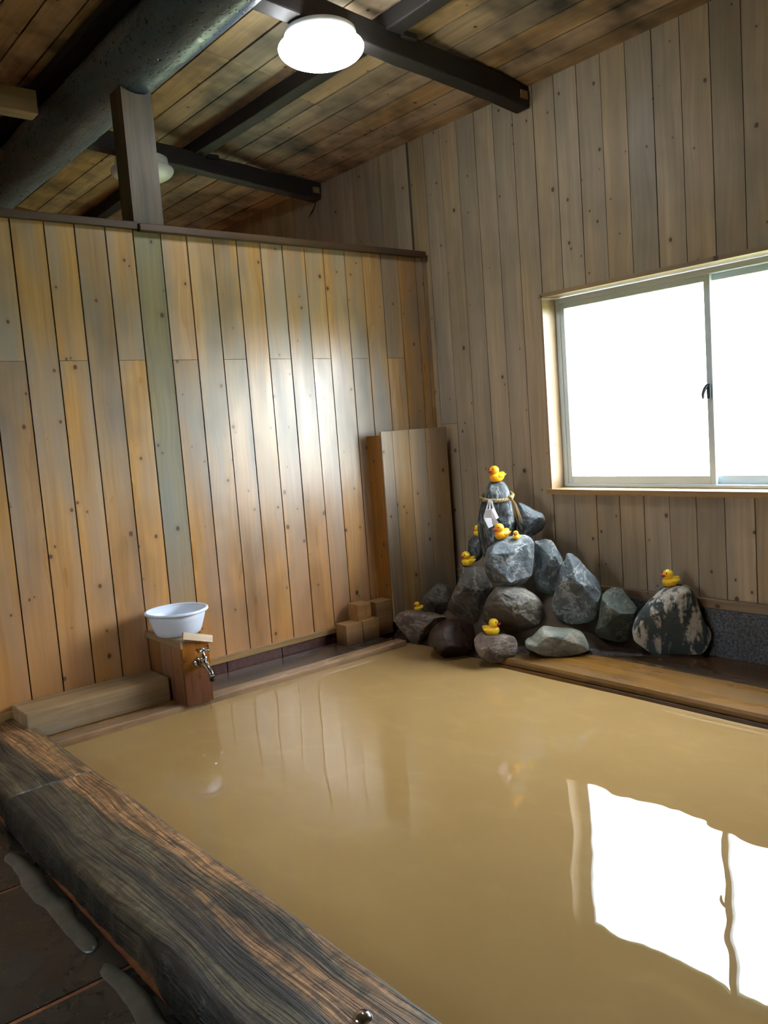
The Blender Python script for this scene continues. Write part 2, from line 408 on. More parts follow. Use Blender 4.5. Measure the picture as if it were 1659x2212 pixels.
M_RUBBER = plain('rubber_brown', lin(52, 36, 30), .5)
M_BASIN = plain('plastic_white', lin(206, 216, 232), .32)
M_LAMPBODY = plain('lamp_plastic_white', lin(226, 230, 232), .4)
M_LAMPON = plain('lamp_diffuser_lit', lin(240, 244, 248), .4, emit=((.92, .97, 1, 1), 16.0))
M_DUCK = plain('duck_yellow_vinyl', lin(250, 204, 36), .38)
M_DUCKO = plain('duck_orange_vinyl', lin(255, 178, 24), .38)
M_BEAK = plain('duck_beak_red', lin(204, 44, 40), .35)
M_EYE = plain('duck_eye_black', lin(14, 12, 12), .25)
M_PAPER = plain('paper_white', lin(228, 230, 238), .8)
M_STRAW = plain('straw_rope', lin(164, 142, 96), .8, noise=.6)
M_DARKGAP = plain('dark_backing', lin(34, 24, 17), .8)
M_STRING = plain('string_rust', lin(122, 82, 56), .6)
M_WIRE = plain('wire_black', lin(20, 18, 18), .5)
M_LAWN = speckle('lawn_outside', lin(118, 128, 92), lin(146, 154, 112), 8, .9, .2)
M_PLYWOOD = wood('wood_plain_far', lin(150, 116, 76), lin(118, 88, 56), lin(60, 36, 24), lin(112, 100, 84), .4, (.5, .7))

# ---------------------------------------------------------------- room shell
XL, XR, YB = -3.2, 5.2, -5.4            # far left wall, right wall, wall behind the camera
WX0, WX1, WZ0, WZ1 = .9, 2.85, .815, 1.895
ceil_z = lambda y: 3.0-.15*y
VZ, VX, VY = Vector((0, 0, 1)), Vector((1, 0, 0)), Vector((0, 1, 0))

def boxes(name, lst, mat, parent=None):
    bm = bmesh.new()
    for (x0, x1, y0, y1, z0, z1) in lst:
        m = Matrix.Translation(((x0+x1)/2, (y0+y1)/2, (z0+z1)/2)) @ Matrix.Diagonal((x1-x0, y1-y0, z1-z0, 1))
        bmesh.ops.create_cube(bm, size=1, matrix=m)
    return bm_obj(name, bm, mat, parent)

WIN2 = (-2.75, -1.0)
def wall_with_holes():
    y0, y1 = .016, .15
    L = [(XL-.15, WIN2[0], y0, y1, -.3, 3.2), (WIN2[0], WIN2[1], y0, y1, -.3, WZ0), (WIN2[0], WIN2[1], y0, y1, WZ1, 3.2),
         (WIN2[1], WX0, y0, y1, -.3, 3.2), (WX0, WX1, y0, y1, -.3, WZ0), (WX0, WX1, y0, y1, WZ1, 3.2), (WX1, XR+.15, y0, y1, -.3, 3.2)]
    return boxes('wall_back', L, M_DARKGAP)
wall_back = tag(wall_with_holes(), kind='structure')
BW = .1443
k0 = int(math.floor((XL-.037)/BW)); k1 = int(math.ceil((XR-.037)/BW))
for k in range(k0, k1):
    a, b = .037+k*BW, .037+(k+1)*BW; c = (a+b)/2
    segs = [(.30, 3.02)]
    for (h0, h1) in ((WX0, WX1), WIN2):
        if h0-.02 < c < h1+.02: segs = [(.30, WZ0-.01), (WZ1+.005, 3.02)]
    if k == 0: segs = [(.30, 1.232), (1.234, 3.02)]
    for z0, z1 in segs:
        plank(wall_back, (c, .0085+random.uniform(-.0015, .0015), (z0+z1)/2), VZ, VX, z1-z0, BW-.004, .017, W_WALL, ch=.0025)

bb = tag(timber('baseboard_back', ((XL+XR)/2, -.012, .288), VX, VZ, XR-XL, .046, .03, W_TRIM, bev=.003, seg=1), kind='structure')
fnd = tag(boxes('wall_footing', [(XL, XR, -.035, .15, -.3, .266)], M_CONC), kind='structure')

# partition (left wall), front of boards at x = 0
wall_left = tag(boxes('wall_left', [(-.10, -.016, YB, -.0, -.3, 2.276)], M_DARKGAP), kind='structure')
G = [-.0, -.035, -.098, -.239, -.377, -.518, -.648, -.801, -.929, -1.074, -1.213, -1.358, -1.495, -1.642, -1.782, -1.924, -2.062, -2.207, -2.344, -2.491]
while G[-1] > YB+.15: G.append(G[-1]-.1445)
SEAM = 1.656; ZB = .1
for i in range(len(G)-1):
    a, b = G[i+1], G[i]; c = (a+b)/2; wd = b-a-.0065
    mat = W_PARTD if i == 14 else W_PART
    split = i % 2 == 1
    segs = [(ZB, SEAM-.001), (SEAM+.001, 2.276)] if split else [(ZB, 2.276)]
    for z0, z1 in segs:
        plank(wall_left, (-.008+random.uniform(-.001, .001), c, (z0+z1)/2), VZ, VY, z1-z0, wd, .016, mat, ch=.004)
tag(timber('trim_1', (-.045, (YB-1.905)/2, 2.294), VY, VX, -1.905-YB, .135, .036, W_RAIL, bev=.003, seg=1), kind='structure')
tag(timber('trim_2', (-.040, -.966, 2.287), VY, VX, 1.87, .15, .036, W_RAIL, bev=.003, seg=1), kind='structure')
# thin dark strip standing in for the narrow shaded corner gap above the partition
tag(timber('corner_gap_strip', (-.105, -.004, 2.66), VZ, VX, .68, .012, .012, W_RAIL, bev=.002, seg=1), kind='structure')
# base of the partition: batten, then a course of dark red stone tiles
tag(timber('baseboard_left', (.008, -1.365, .094), VY, VZ, 1.12, .034, .022, W_TRIM, bev=.003, seg=1), kind='structure')
tag(timber('baseboard_left_end', (.008, -4.0, .094), VY, VZ, 2.6, .034, .022, W_TRIM, bev=.003, seg=1), kind='structure')
tile_course = tag(boxes('wall_left_tiles', [(-.02, -.004, YB, -.6, -.3, .078)], M_BASE), kind='structure')
ty = -.62
for i in range(13):
    y1 = ty-.343*i; y0 = y1-.343
    plank(tile_course, (.003, (y0+y1)/2, .035), VY, VZ, .338, .088, .016, M_TILE if y1 > -2.0 else M_BASE, name='tile', ch=.002)

wall_right = tag(boxes('wall_right', [(XR, XR+.15, YB, .0, -.3, 3.9)], M_PLYWOOD), kind='structure')
FW0, FW1, FZ0, FZ1 = .9, 1.9, 1.3, 1.85
wall_front = tag(boxes('wall_front', [(XL, FW0, YB-.15, YB, -.3, 3.95), (FW1, XR, YB-.15, YB, -.3, 3.95), (FW0, FW1, YB-.15, YB, -.3, FZ0), (FW0, FW1, YB-.15, YB, FZ1, 3.95)], M_PLYWOOD), kind='structure')
wall_far = tag(boxes('wall_far_left', [(XL-.15, XL, YB, .0, -.3, 3.9)], M_PLYWOOD), kind='structure')

# ceiling: sloping up from the window wall
cl = Vector((0, -1, .15)).normalized()
def sloped_slab(name, y0, y1, z_off, thick, mat):
    v = []
    for x in (XL-.1, XR+.1):
        for y in (y0, y1):
            for dz in (0, thick): v.append((x, y, ceil_z(y)+z_off+dz))
    f = [(0, 1, 3, 2), (4, 6, 7, 5), (0, 2, 6, 4), (1, 5, 7, 3), (0, 4, 5, 1), (2, 3, 7, 6)]
    return mesh_obj(name, v, f, mat)
ceiling = tag(sloped_slab('ceiling', .15, YB-.1, .02, .1, M_DARKGAP), kind='structure')
CW = .147; i = 0; y = .04
while y > YB:
    yc = y-CW/2; j0 = -.1+random.choice((-.02, 0, .02, .03)) + (.08 if i > 6 else 0)
    for (a, b) in ((XL, j0), (j0, 2.35+random.uniform(-.3, .3)), (2.3, XR)):
        if a == 2.3: a = last
        last = b
        plank(ceiling, ((a+b)/2, yc, ceil_z(yc)+.010+random.uniform(-.003, .002)), VX, -cl, b-a-.004, CW*1.011-.009, .018, W_CEIL, ch=.003)
    y -= CW; i += 1

# ---------------------------------------------------------------- windows
def window(n, x0, x1):
    root = empty('window_%d' % n, ((x0+x1)/2, .1, WZ0)); root['kind'] = 'structure'
    d = .14
    # lining boards of the opening and the casing round it
    plank(root, (x0+.006, d/2-.014, (WZ0+WZ1)/2), VZ, VY, WZ1-WZ0, d+.014, .014, W_TRIM, 'jamb', .001)
    plank(root, (x1-.006, d/2-.014, (WZ0+WZ1)/2), VZ, -VY, WZ1-WZ0, d+.014, .014, W_TRIM, 'jamb', .001)
    plank(root, ((x0+x1)/2, d/2-.014, WZ1-.004), VX, -VY, x1-x0+.03, d+.014, .022, W_TRIM, 'head', .001)
    plank(root, ((x0+x1)/2, d/2-.020, WZ0+.002), VX, VY, x1-x0+.03, d+.03, .028, W_TRIM, 'sill', .001)
    f0, f1, g0, g1 = x0+.03, x1-.03, WZ0+.018, WZ1-.02
    yf = .115
    def bar(name, xa, xb, ya, yb, za, zb, par=root):
        L = max(xb-xa, zb-za)
        if xb-xa > zb-za: return timber(name, ((xa+xb)/2, (ya+yb)/2, (za+zb)/2), VX, VY, xb-xa, yb-ya, zb-za, M_ALU, par, .002, 1)
        return timber(name, ((xa+xb)/2, (ya+yb)/2, (za+zb)/2), VZ, VX, zb-za, xb-xa, yb-ya, M_ALU, par, .002, 1)
    bar('frame_jamb', f0-.022, f0+.010, .09, .15, g0, g1); bar('frame_jamb', f1-.010, f1+.022, .09, .15, g0, g1)
    bar('frame_head', f0+.01, f1-.01, .09, .15, g1-.028, g1); bar('frame_track', f0+.01, f1-.01, .085, .15, g0, g0+.016)
    mid = (x0+x1)/2-.07 if n == 1 else (x0+x1)/2
    for (a, b, yy) in ((f0+.012, mid+.018, .105), (mid-.018, f1-.012, .132)):
        sa = empty('sash', ((a+b)/2, yy, g0)); sa.parent = root; sa.matrix_parent_inverse = root.matrix_basis.inverted()
        za, zb = g0+.017, g1-.029
        bar('stile', a, a+.026, yy-.011, yy+.011, za, zb, sa); bar('stile', b-.033, b, yy-.011, yy+.011, za, zb, sa)
        bar('rail', a+.026, b-.033, yy-.011, yy+.011, za, za+.042, sa); bar('rail', a+.026, b-.033, yy-.011, yy+.011, zb-.03, zb, sa)
        mesh_obj('pane', [(a+.02, yy, za+.03), (b-.02, yy, za+.03), (b-.02, yy, zb-.02), (a+.02, yy, zb-.02),
                          (a+.02, yy+.004, za+.03), (b-.02, yy+.004, za+.03), (b-.02, yy+.004, zb-.02), (a+.02, yy+.004, zb-.02)],
                 [(0, 1, 2, 3), (7, 6, 5, 4), (0, 4, 5, 1), (1, 5, 6, 2), (2, 6, 7, 3), (3, 7, 4, 0)], M_GLASS, sa)
    # crescent latch on the meeting stile
    bm = bmesh.new(); lz = 1.30
    bmesh.ops.create_cube(bm, size=1, matrix=Matrix.Translation((mid, .088, lz)) @ Matrix.Diagonal((.018, .012, .07, 1)))
    tube(bm, [(mid-.004, .078, lz+.03), (mid-.014, .074, lz+.012), (mid-.024, .074, lz-.012), (mid-.024, .074, lz-.036)], [.007, .009, .008, .005], 8)
    bm_obj('latch', bm, M_DARKMETAL, root)
    return root
window(1, WX0, WX1)
window(2, *WIN2)  # unseen window beyond the partition, added for daylight fill and the log's highlights
w3 = empty('window_3', ((FW0+FW1)/2, YB, FZ0)); w3['kind'] = 'structure'      # unseen window added behind the camera to fill the room with light
for (xa, xb) in ((FW0, FW0+.03), ((FW0+FW1)/2-.02, (FW0+FW1)/2+.02), (FW1-.03, FW1)):
    timber('stile', ((xa+xb)/2, YB-.08, (FZ0+FZ1)/2), VZ, VX, FZ1-FZ0, xb-xa, .04, M_ALU, w3, .002, 1)
for z in (FZ0+.02, FZ1-.02): timber('rail', ((FW0+FW1)/2, YB-.08, z), VX, VY, FW1-FW0-.06, .04, .04, M_ALU, w3, .002, 1)
boxes('pane', [(FW0+.02, FW1-.02, YB-.084, YB-.08, FZ0+.02, FZ1-.02)], M_GLASS, w3)
lawn = tag(mesh_obj('lawn', [(-60, -80, -.5), (60, -80, -.5), (60, 80, -.5), (-60, 80, -.5)], [(0, 1, 2, 3)], M_LAWN), kind='structure')

# ---------------------------------------------------------------- floor and pool
PX0, PY0, PY1 = .348, -.655, -2.685      # water edge by the partition, far edge, near edge
FZ = -.03
flo = tag(boxes('floor', [(XL, -.1, YB, .0, -.3, FZ-.012), (-.02, XR, YB, -2.99, -.3, FZ-.003), (-.02, PX0-.02, -3.0, -.0, -.3, -.01), (PX0-.02, XR, PY0-.01, .0, -.3, -.01)], M_GROUT), kind='structure')
sx, sy = .62, .42
for ix in range(-1, 6):
    for iy in range(0, 6):
        x0 = 1.951+sx*(ix-3); y1 = -3.005-sy*iy
        if x0+sx > XR+.3: continue
        a, b = max(x0+.008, .0), min(x0+sx-.008, XR)
        plank(flo, ((a+b)/2, y1-sy/2, FZ-.008), VX, VY, b-a, sy-.012, .016, M_FLOOR, 'slab', .002)

# water: one gently uneven sheet
nx, ny = 120, 80
gx = np.linspace(PX0-.03, XR, nx); gy = np.linspace(PY1-.05, PY0+.12, ny)
V = [(x, y_, 0) for y_ in gy for x in gx]
zz_ = fbm(np.array(V)*1.7, 2)*.0016
V = [(a, b, float(z)) for (a, b, _), z in zip(V, zz_)]
Fq = [(j*nx+i, j*nx+i+1, (j+1)*nx+i+1, (j+1)*nx+i) for j in range(ny-1) for i in range(nx-1)]
tag(mesh_obj('pool_water', V, Fq, M_WATER, None, True), 'opaque ochre hot spring water filling the wooden pool', 'water', kind='stuff')

# kerb boards along the partition
ledge = empty('pool_ledge', (.19, -1.7, 0), 'wet wooden ledge of two boards between the pool and the partition', 'ledge')
timber('back_board', (.145, -1.36, .008), VY, VX, 1.30, .25, .030, W_WET, ledge, .003, 1)
timber('front_board', (.312, -1.70, .006), VY, VX, 2.02, .082, .048, W_KERB, ledge, .006, 2, .003, 4, 10)
timber('back_board', (.145, -2.37, .008), VY, VX, .70, .25, .030, W_KERB, ledge, .003, 1)
# kerb under the window wall
fk = empty('pool_kerb', (2.9, -.45, 0), 'broad brown kerb plank along the pool below the window', 'kerb')
def kerb_profile(name, y_in, y_out, ztop, zbot, x0, x1, mat, parent, seed, wob=.012, n=90):
    prof = [(y_in+.004, zbot), (y_in, ztop-.035), (y_in+.002, ztop-.012), (y_in+.012, ztop-.001), (y_in+.05, ztop), ((y_in+y_out)/2, ztop+.002), (y_out, ztop), (y_out, zbot)]
    xs = np.linspace(x0, x1, n); pts = []
    for x in xs:
        for k, (yy, zz) in enumerate(prof): pts.append((x, yy, zz))
    P = np.array(pts); d = fbm(P*np.array([2.2, 2, 2])+seed, 3); d2 = fbm(P*np.array([3, 3, 3])+seed+50, 3)
    P[:, 1] += d*wob; P[:, 2] += d2*wob*.3
    c = P.mean(0); P -= c; m = len(prof)
    F = [(i*m+k, i*m+(k+1) % m, (i+1)*m+(k+1) % m, (i+1)*m+k) for i in range(n-1) for k in range(m)]
    F += [tuple(range(m))[::-1], tuple((n-1)*m+k for k in range(m))]
    return mesh_obj(name, P, F, mat, parent, False, Matrix.Translation(c))
kerb_profile('front_plank', PY0-.008, -.36, .042, -.2, .98, XR, W_KERB, fk, 3.3, .004)
kerb_profile('back_plank', -.357, -.036, .036, -.1, .9, XR, W_WET, fk, 9.1, .002)
# lower lip just above the water
lip = kerb_profile('lower_lip', PY0-.034, PY0+.01, .012, -.2, 1.0, XR, W_WET, fk, 21.0, .006)

# hewn timbers along the near side
def near_timber(name, x0, x1, seed, label, n):
    yc = -2.843; hw = .158; zt = .078
    prof = []
    for k in range(15): prof.append((-hw+2*hw*k/14, zt))
    prof = [(-hw+.008, -.28), (-hw-.002, -.1), (-hw-.004, .0), (-hw, zt-.03), (-hw+.006, zt-.008)] + [(-hw+.02+(2*hw-.04)*k/14, zt) for k in range(15)] + [(hw-.006, zt-.010), (hw, zt-.03), (hw+.002, 0.), (hw, -.28)]
    m = len(prof); xs = np.linspace(x0, x1, n)
    P = np.array([(x, yy, zz) for x in xs for (yy, zz) in prof])
    d = fbm(P*np.array([2.6, 5, 5])+seed, 4); d2 = fbm(P*np.array([4, 14, 6])+seed+40, 4)
    outer = np.clip((-P[:, 1]-.08)/.08, 0, 1)
    P[:, 1] += d*(.004+.022*outer)+fbm(P*np.array([16, 9, 9])+seed, 4)*.010*outer; P[:, 2] += np.where(P[:, 2] > .03, d2*(.004+.008*outer)-.004*outer, 0)
    c = np.array([(x0+x1)/2, 0, 0]); P -= c
    F = [(i*m+k, i*m+(k+1) % m, (i+1)*m+(k+1) % m, (i+1)*m+k) for i in range(n-1) for k in range(m)]
    F += [tuple(range(m))[::-1], tuple((n-1)*m+k for k in range(m))]
    o = mesh_obj(name, P, F, M_NEAR, None, True, Matrix.Translation((c[0], yc, 0)))
    return tag(o, label, 'timber')
near_timber('kerb_timber', .905, XR-.02, 2.0, 'long hewn grey and tan timber edging the near side of the pool', 520)
near_timber('kerb_timber', .02, .898, 8.0, 'short blackened kerb timber butted against the partition end of the pool', 60)
bm = bmesh.new(); lathe(bm, [(.0, .014), (.012, .013), (.02, .006), (.022, 0)], 16)
bo = bm_obj('bolt_head', bm, M_CHROME, None, True, Matrix.Translation((2.627, -2.80, .074)))
tag(bo, 'small shiny metal bolt head in the hewn kerb timber', 'bolt')

# cement left on the slabs beside the near kerb
def patch(x0, x1, seed, label):
    n = 60; top = []; P = []
    xs = np.linspace(x0, x1, n)
    e1 = fbm(np.stack([xs*9, xs*0+seed, xs*0], 1), 3)*.014; e2 = fbm(np.stack([xs*9, xs*0+seed+9, xs*0], 1), 3)*.014
    tcap = np.sqrt(np.clip(1-np.abs(np.linspace(-1, 1, n))**14, 0, 1))
    yc = -3.058
    V = []
    for i in range(n):
        h = .030*tcap[i]
        V += [(xs[i], yc-h+e1[i]*tcap[i], FZ+.0005), (xs[i], yc-h*.8+e1[i]*tcap[i], FZ+.006), (xs[i], yc+h*.8+e2[i]*tcap[i], FZ+.006), (xs[i], yc+h+e2[i]*tcap[i], FZ+.0005)]
    F = [(i*4+k, i*4+k+1, (i+1)*4+k+1, (i+1)*4+k) for i in range(n-1) for k in range(3)]
    o = mesh_obj('cement_patch', V, F, M_PATCH, None, True); return tag(o, label, 'cement')
patch(1.10, 1.83, 1.0, 'grey cement strip on the floor, nearer the partition of the two')
patch(1.90, 3.0, 5.0, 'grey cement strip on the floor, farther from the partition of the two')

# ---------------------------------------------------------------- roof timbers
def rafter(x, label):
    r = empty('rafter', (x, 0, 2.94), label, 'beam', 'roof rafters')
    L = 1.85; d = Vector((0, -1, .081)).normalized(); c = Vector((x, 0, 2.942))+d*(L/2)
    timber('beam', c, d, VX, L, .095, .112, W_BEAM, r, .008, 2, .008, x*7, 16)
    plank(r, (x+.05, -.05, 2.945), VY, VZ, .055, .042, .008, W_OLD, 'patch_block', .001)
    timber('shim_block', (x, -.86, 3.058), VX, VY, .13, .09, .03, W_BEAM, r, .003, 1)
    return r
ra = rafter(.842, 'black rafter over the pool with the lit round lamp under it')
rb = rafter(-1.083, 'black rafter beyond the partition with the unlit round lamp under it')
bm = bmesh.new(); tube(bm, [(-1.09, -.02, 2.885), (-1.10, -.022, 2.86), (-1.13, -.025, 2.825), (-1.18, -.03, 2.79)], [.004, .004, .006, .002], 8)
bm_obj('wire_end', bm, M_WIRE, rb, True)
tag(timber('purlin', (1.0, -.945, 3.102), VX, VY, 8.2, .09, .082, W_BEAM, None, .008, 2, .008, 3, 40), 'dark purlin lying across the black rafters under the boards', 'beam')
tag(timber('ridge_plank', (1.0, -1.93, 3.256), VX, VY, 8.2, .12, .05, W_BEAM, None, .008, 2, .006, 5, 40), 'blackened plank squeezed between the thick log and the ceiling', 'beam')

def make_log():
    n, s = 200, 56; xs = np.linspace(XL, XR-.1, n); P = []
    for x in xs:
        for k in range(s):
            a = 2*math.pi*k/s; P.append((x, math.cos(a), math.sin(a)))
    P = np.array(P); q = P*np.array([1.2, 1, 1]); r = .150+fbm(q*1.3, 3)*.012+fbm(P*np.array([14, 5, 5]), 3)*.003
    P[:, 1] *= r; P[:, 2] *= r
    F = [(i*s+k, i*s+(k+1) % s, (i+1)*s+(k+1) % s, (i+1)*s+k) for i in range(n-1) for k in range(s)]
    F += [tuple(range(s))[::-1], tuple((n-1)*s+k for k in range(s))]
    o = mesh_obj('log_beam', P, F, M_LOG, None, True, Matrix.Translation((0, -1.83, 3.072)))
    return tag(o, 'thick round blackened log beam resting on the post above the partition', 'beam')
make_log()

def make_post():
    o = empty('post', (-.06, -1.837, 2.305), 'weathered grey square post standing on the partition under the log', 'post')
    bm = bmesh.new(); n = 9
    x0, x1, y0, y1, z0, z1 = -.125, .004, -1.914, -1.76, 2.304, 2.925
    ys = np.linspace(y0, y1, n)
    top = [max(2.86, 3.072-math.sqrt(max(0, .153**2-(y+1.83)**2))) for y in ys]
    vb = [[bm.verts.new((x, y, z0)) for y in ys] for x in (x0, x1)]; vt = [[bm.verts.new((x, y, t)) for y, t in zip(ys, top)] for x in (x0, x1)]
    for i in range(n-1):
        bm.faces.new((vb[1][i], vb[1][i+1], vt[1][i+1], vt[1][i])); bm.faces.new((vb[0][i], vt[0][i], vt[0][i+1], vb[0][i+1]))
        bm.faces.new((vt[0][i], vt[1][i], vt[1][i+1], vt[0][i+1])); bm.faces.new((vb[0][i], vb[0][i+1], vb[1][i+1], vb[1][i]))
    bm.faces.new((vb[0][0], vb[1][0], vt[1][0], vt[0][0])); bm.faces.new((vb[0][-1], vt[0][-1], vt[1][-1], vb[1][-1]))
    R = Matrix(((0, 0, 1), (0, 1, 0), (-1, 0, 0))).to_4x4()        # grain (local X) runs up
    loc = Matrix.Translation((-.06, -1.837, 2.6)) @ Matrix(((0, 0, -1), (0, 1, 0), (1, 0, 0))).to_4x4()
    inv = loc.inverted()
    for v in bm.verts: v.co = inv @ v.co
    bm_obj('shaft', bm, W_POST, o, False, loc)
    return o
make_post()
tag(timber('tie_beam', (-.5, -3.4, 2.975), VY, VX, 2.5, .1, .115, W_OLD, None, .006), 'pale short tie beam butting against the side of the blackened log', 'beam')

def lamp(x, y, on, label):
    z = 2.885+.083*(-y)
    o = empty('ceiling_lamp', (x, y, z), label, 'lamp', 'round ceiling lamps')
    bm = bmesh.new(); lathe(bm, [(.001, 0), (.152, 0), (.158, -.004), (.166, -.066), (.150, -.068), (.001, -.068)], 48); bm_obj('base', bm, M_LAMPBODY, o, True, Matrix.Translation((x, y, z)))
    bm = bmesh.new(); R = .190
    prof = [(R*math.cos(a), -.072-.070*math.sin(a)) for a in np.linspace(0, math.pi/2-.01, 14)]
    prof = [(R-.014, -.060), (R-.003, -.064)]+prof
    lathe(bm, prof, 48)
    bm_obj('diffuser', bm, M_LAMPON if on else M_LAMPBODY, o, True, Matrix.Translation((x, y, z)))
lamp(.83, -1.335, True, 'lit round white ceiling lamp under the rafter over the pool')
lamp(-1.08, -1.33, False, 'unlit round white ceiling lamp half hidden behind the post')

# ---------------------------------------------------------------- tap box, basin, timber, blocks, corner cover
def tap_box():
    o = empty('tap_box', (.19, -1.992, .02), 'wooden tap box with reddened front standing against the partition', 'box')
    x1, y0, y1, zt = .37, -2.06, -1.925, .325
    for a, b in ((.003, .125), (.125, .25), (.25, .357)):
        plank(o, ((a+b)/2, y0+.006, (.022+zt)/2), VZ, VX, zt-.022, b-a-.003, .012, W_BOX, 'side_board', .0015)
        plank(o, ((a+b)/2, y1-.006, (.022+zt)/2), VZ, -VX, zt-.022, b-a-.003, .012, W_BOX, 'side_board', .0015)
    plank(o, (x1-.006, (y0+y1)/2, (.022+zt)/2), VZ, VY, zt-.022, y1-y0, .012, W_BOXF, 'front_panel', .0015)
    timber('top_board', (.187, (y0+y1)/2, zt+.004), VX, VY, .37, y1-y0-.004, .012, W_OLD, o, .002, 1)
    timber('batten', (.19, y0-.006, zt-.008), VX, VZ, .378, .036, .012, W_TRIM, o, .002, 1)
    return o
tap_box()
tag(timber('wood_strip', (.382, -1.983, .338), Vector((0, .95, -.30)), Vector((-.35, .27, .88)), .155, .036, .012, W_TRIM, None, .002, 1), 'small wooden strip set askew across the top front of the tap box', 'wood')

def basin():
    o = empty('wash_basin', (.205, -1.992, .336), 'round white plastic wash basin standing on the tap box', 'basin')
    m = Matrix.Translation((.205, -1.992, .336))
    bm = bmesh.new()
    prof = [(.001, .0), (.095, .0), (.104, .004), (.112, .02), (.130, .075), (.137, .112), (.134, .113), (.126, .076), (.108, .024), (.098, .010), (.001, .008)]
    lathe(bm, prof, 64); bm_obj('bowl', bm, M_BASIN, o, True, m)
    bm = bmesh.new()
    lathe(bm, [(.133, .112), (.136, .117), (.144, .119), (.150, .115), (.151, .108), (.147, .104), (.138, .105), (.133, .112)], 64); bm_obj('rim', bm, M_BASIN, o, True, m)
basin()

def faucet():
    o = empty('faucet', (.376, -1.99, .222), 'worn chrome tap with cross handle on the front of the tap box', 'faucet')
    m = Matrix.Translation((.371, -1.985, .218))
    bm = bmesh.new(); lathe(bm, [(.0, .0), (.027, .001), (.027, .005), (.020, .012), (.016, .016)], 28, axis='x'); bm_obj('flange', bm, M_CHROME, o, True, m)
    bm = bmesh.new()
    tube(bm, [(.01, 0, 0), (.035, 0, .002), (.058, 0, .002), (.08, 0, -.002), (.10, 0, -.014), (.118, 0, -.032), (.126, 0, -.046)], [.016, .017, .018, .016, .013, .012, .012], 18)
    lathe(bm, [(.0, .0), (.017, .0), (.017, .02), (.0195, .024), (.0195, .032), (.013, .036), (.009, .046), (.006, .050), (.006, .06), (.0, .061)], 20, (.055, 0, .004))
    body = bm_obj('body', bm, M_CHROME, o, True, m)
    bm = bmesh.new(); lathe(bm, [(.0125, 0), (.0135, -.002), (.0135, -.018), (.010, -.018)], 18, (.128, 0, -.046)); nz = bm_obj('nozzle', bm, M_RUBBER, None, True, m); nz.parent = body; nz.matrix_basis = Matrix()
    bm = bmesh.new(); hz = .066
    for a in (.5, .5+math.pi/2):
        dx, dy = .034*math.cos(a), .034*math.sin(a)
        tube(bm, [(.055-dx, -dy, hz), (.055-dx*.5, -dy*.5, hz+.002), (.055, 0, hz+.003), (.055+dx*.5, dy*.5, hz+.002), (.055+dx, dy, hz)], [.0065, .005, .006, .005, .0065], 10)
    ellipsoid(bm, (.055, 0, hz+.007), (.01, .01, .007)); hd = bm_obj('handle', bm, M_CHROME, None, True, m); hd.parent = body; hd.matrix_basis = Matrix()
    for (dx, dy, l) in ((.03, -.004, .205), (.06, .01, .215)):
        bm = bmesh.new(); tube(bm, [(dx, dy, -.012), (dx+.002, dy, -.08), (dx, dy+.003, -l)], .0011, 6); bm_obj('string', bm, M_STRING, o, False, m)
    bm = bmesh.new(); tube(bm, [(.024, -.012, -.012), (.025, -.013, -.055), (.026, -.009, -.06), (.024, -.016, -.066)], [.0012, .0012, .004, .002], 6); bm_obj('string', bm, M_WIRE, o, False, m)
faucet()

tag(timber('square_timber', (.118, -2.40, .083), VY, VX, .655, .212, .118, W_OLD, None, .006, 2, .003, 3, 12), 'knotty grey squared timber lying on the ledge beside the tap box', 'timber')
BL = [((.10, -.90, .083), .118, .10, .12, 'single cut wooden block lying lowest, end grain towards the tap'),
      ((.095, -.775, .083), .118, .10, .12, 'wooden block in the bottom row under the upper cut block'),
      ((.08, -.80, .189), .10, .09, .10, 'smaller upper wooden block on top of the block pile'),
      ((.075, -.648, .125), .115, .095, .20, 'taller cut block end standing against the corner cover')]
for (c, l, wd, h, lab) in BL:
    tag(timber('wood_block', c, VY, VX, l, wd, h, W_BLOCK, None, .003, 2, .002, c[1]*30, 0), lab, 'block', 'cut wooden blocks by the corner')

def corner_cover():
    o = empty('corner_cover', (.07, -.31, .08), 'tall boarded cover boxed round a pipe in the corner', 'cover')
    x1, y0, z0, z1 = .138, -.588, .085, 1.217
    ys = [-.588, -.503, -.372, -.238, -.06]
    for a, b in zip(ys[:-1], ys[1:]):
        plank(o, (x1-.007, (a+b)/2, (z0+z1)/2), VZ, VY, z1-z0, b-a-.003, .014, W_COVER, 'board', .002)
    plank(o, ((x1-.014)/2, y0+.007, (z0+z1)/2-.01), VZ, VX, z1-z0-.02, x1-.016, .014, W_BOX, 'board', .002)
    plank(o, ((x1-.014)/2, (y0-.06)/2, z1-.03), VY, VX, -.06-y0-.02, x1-.02, .012, W_RAIL, 'lid', .002)
corner_cover()

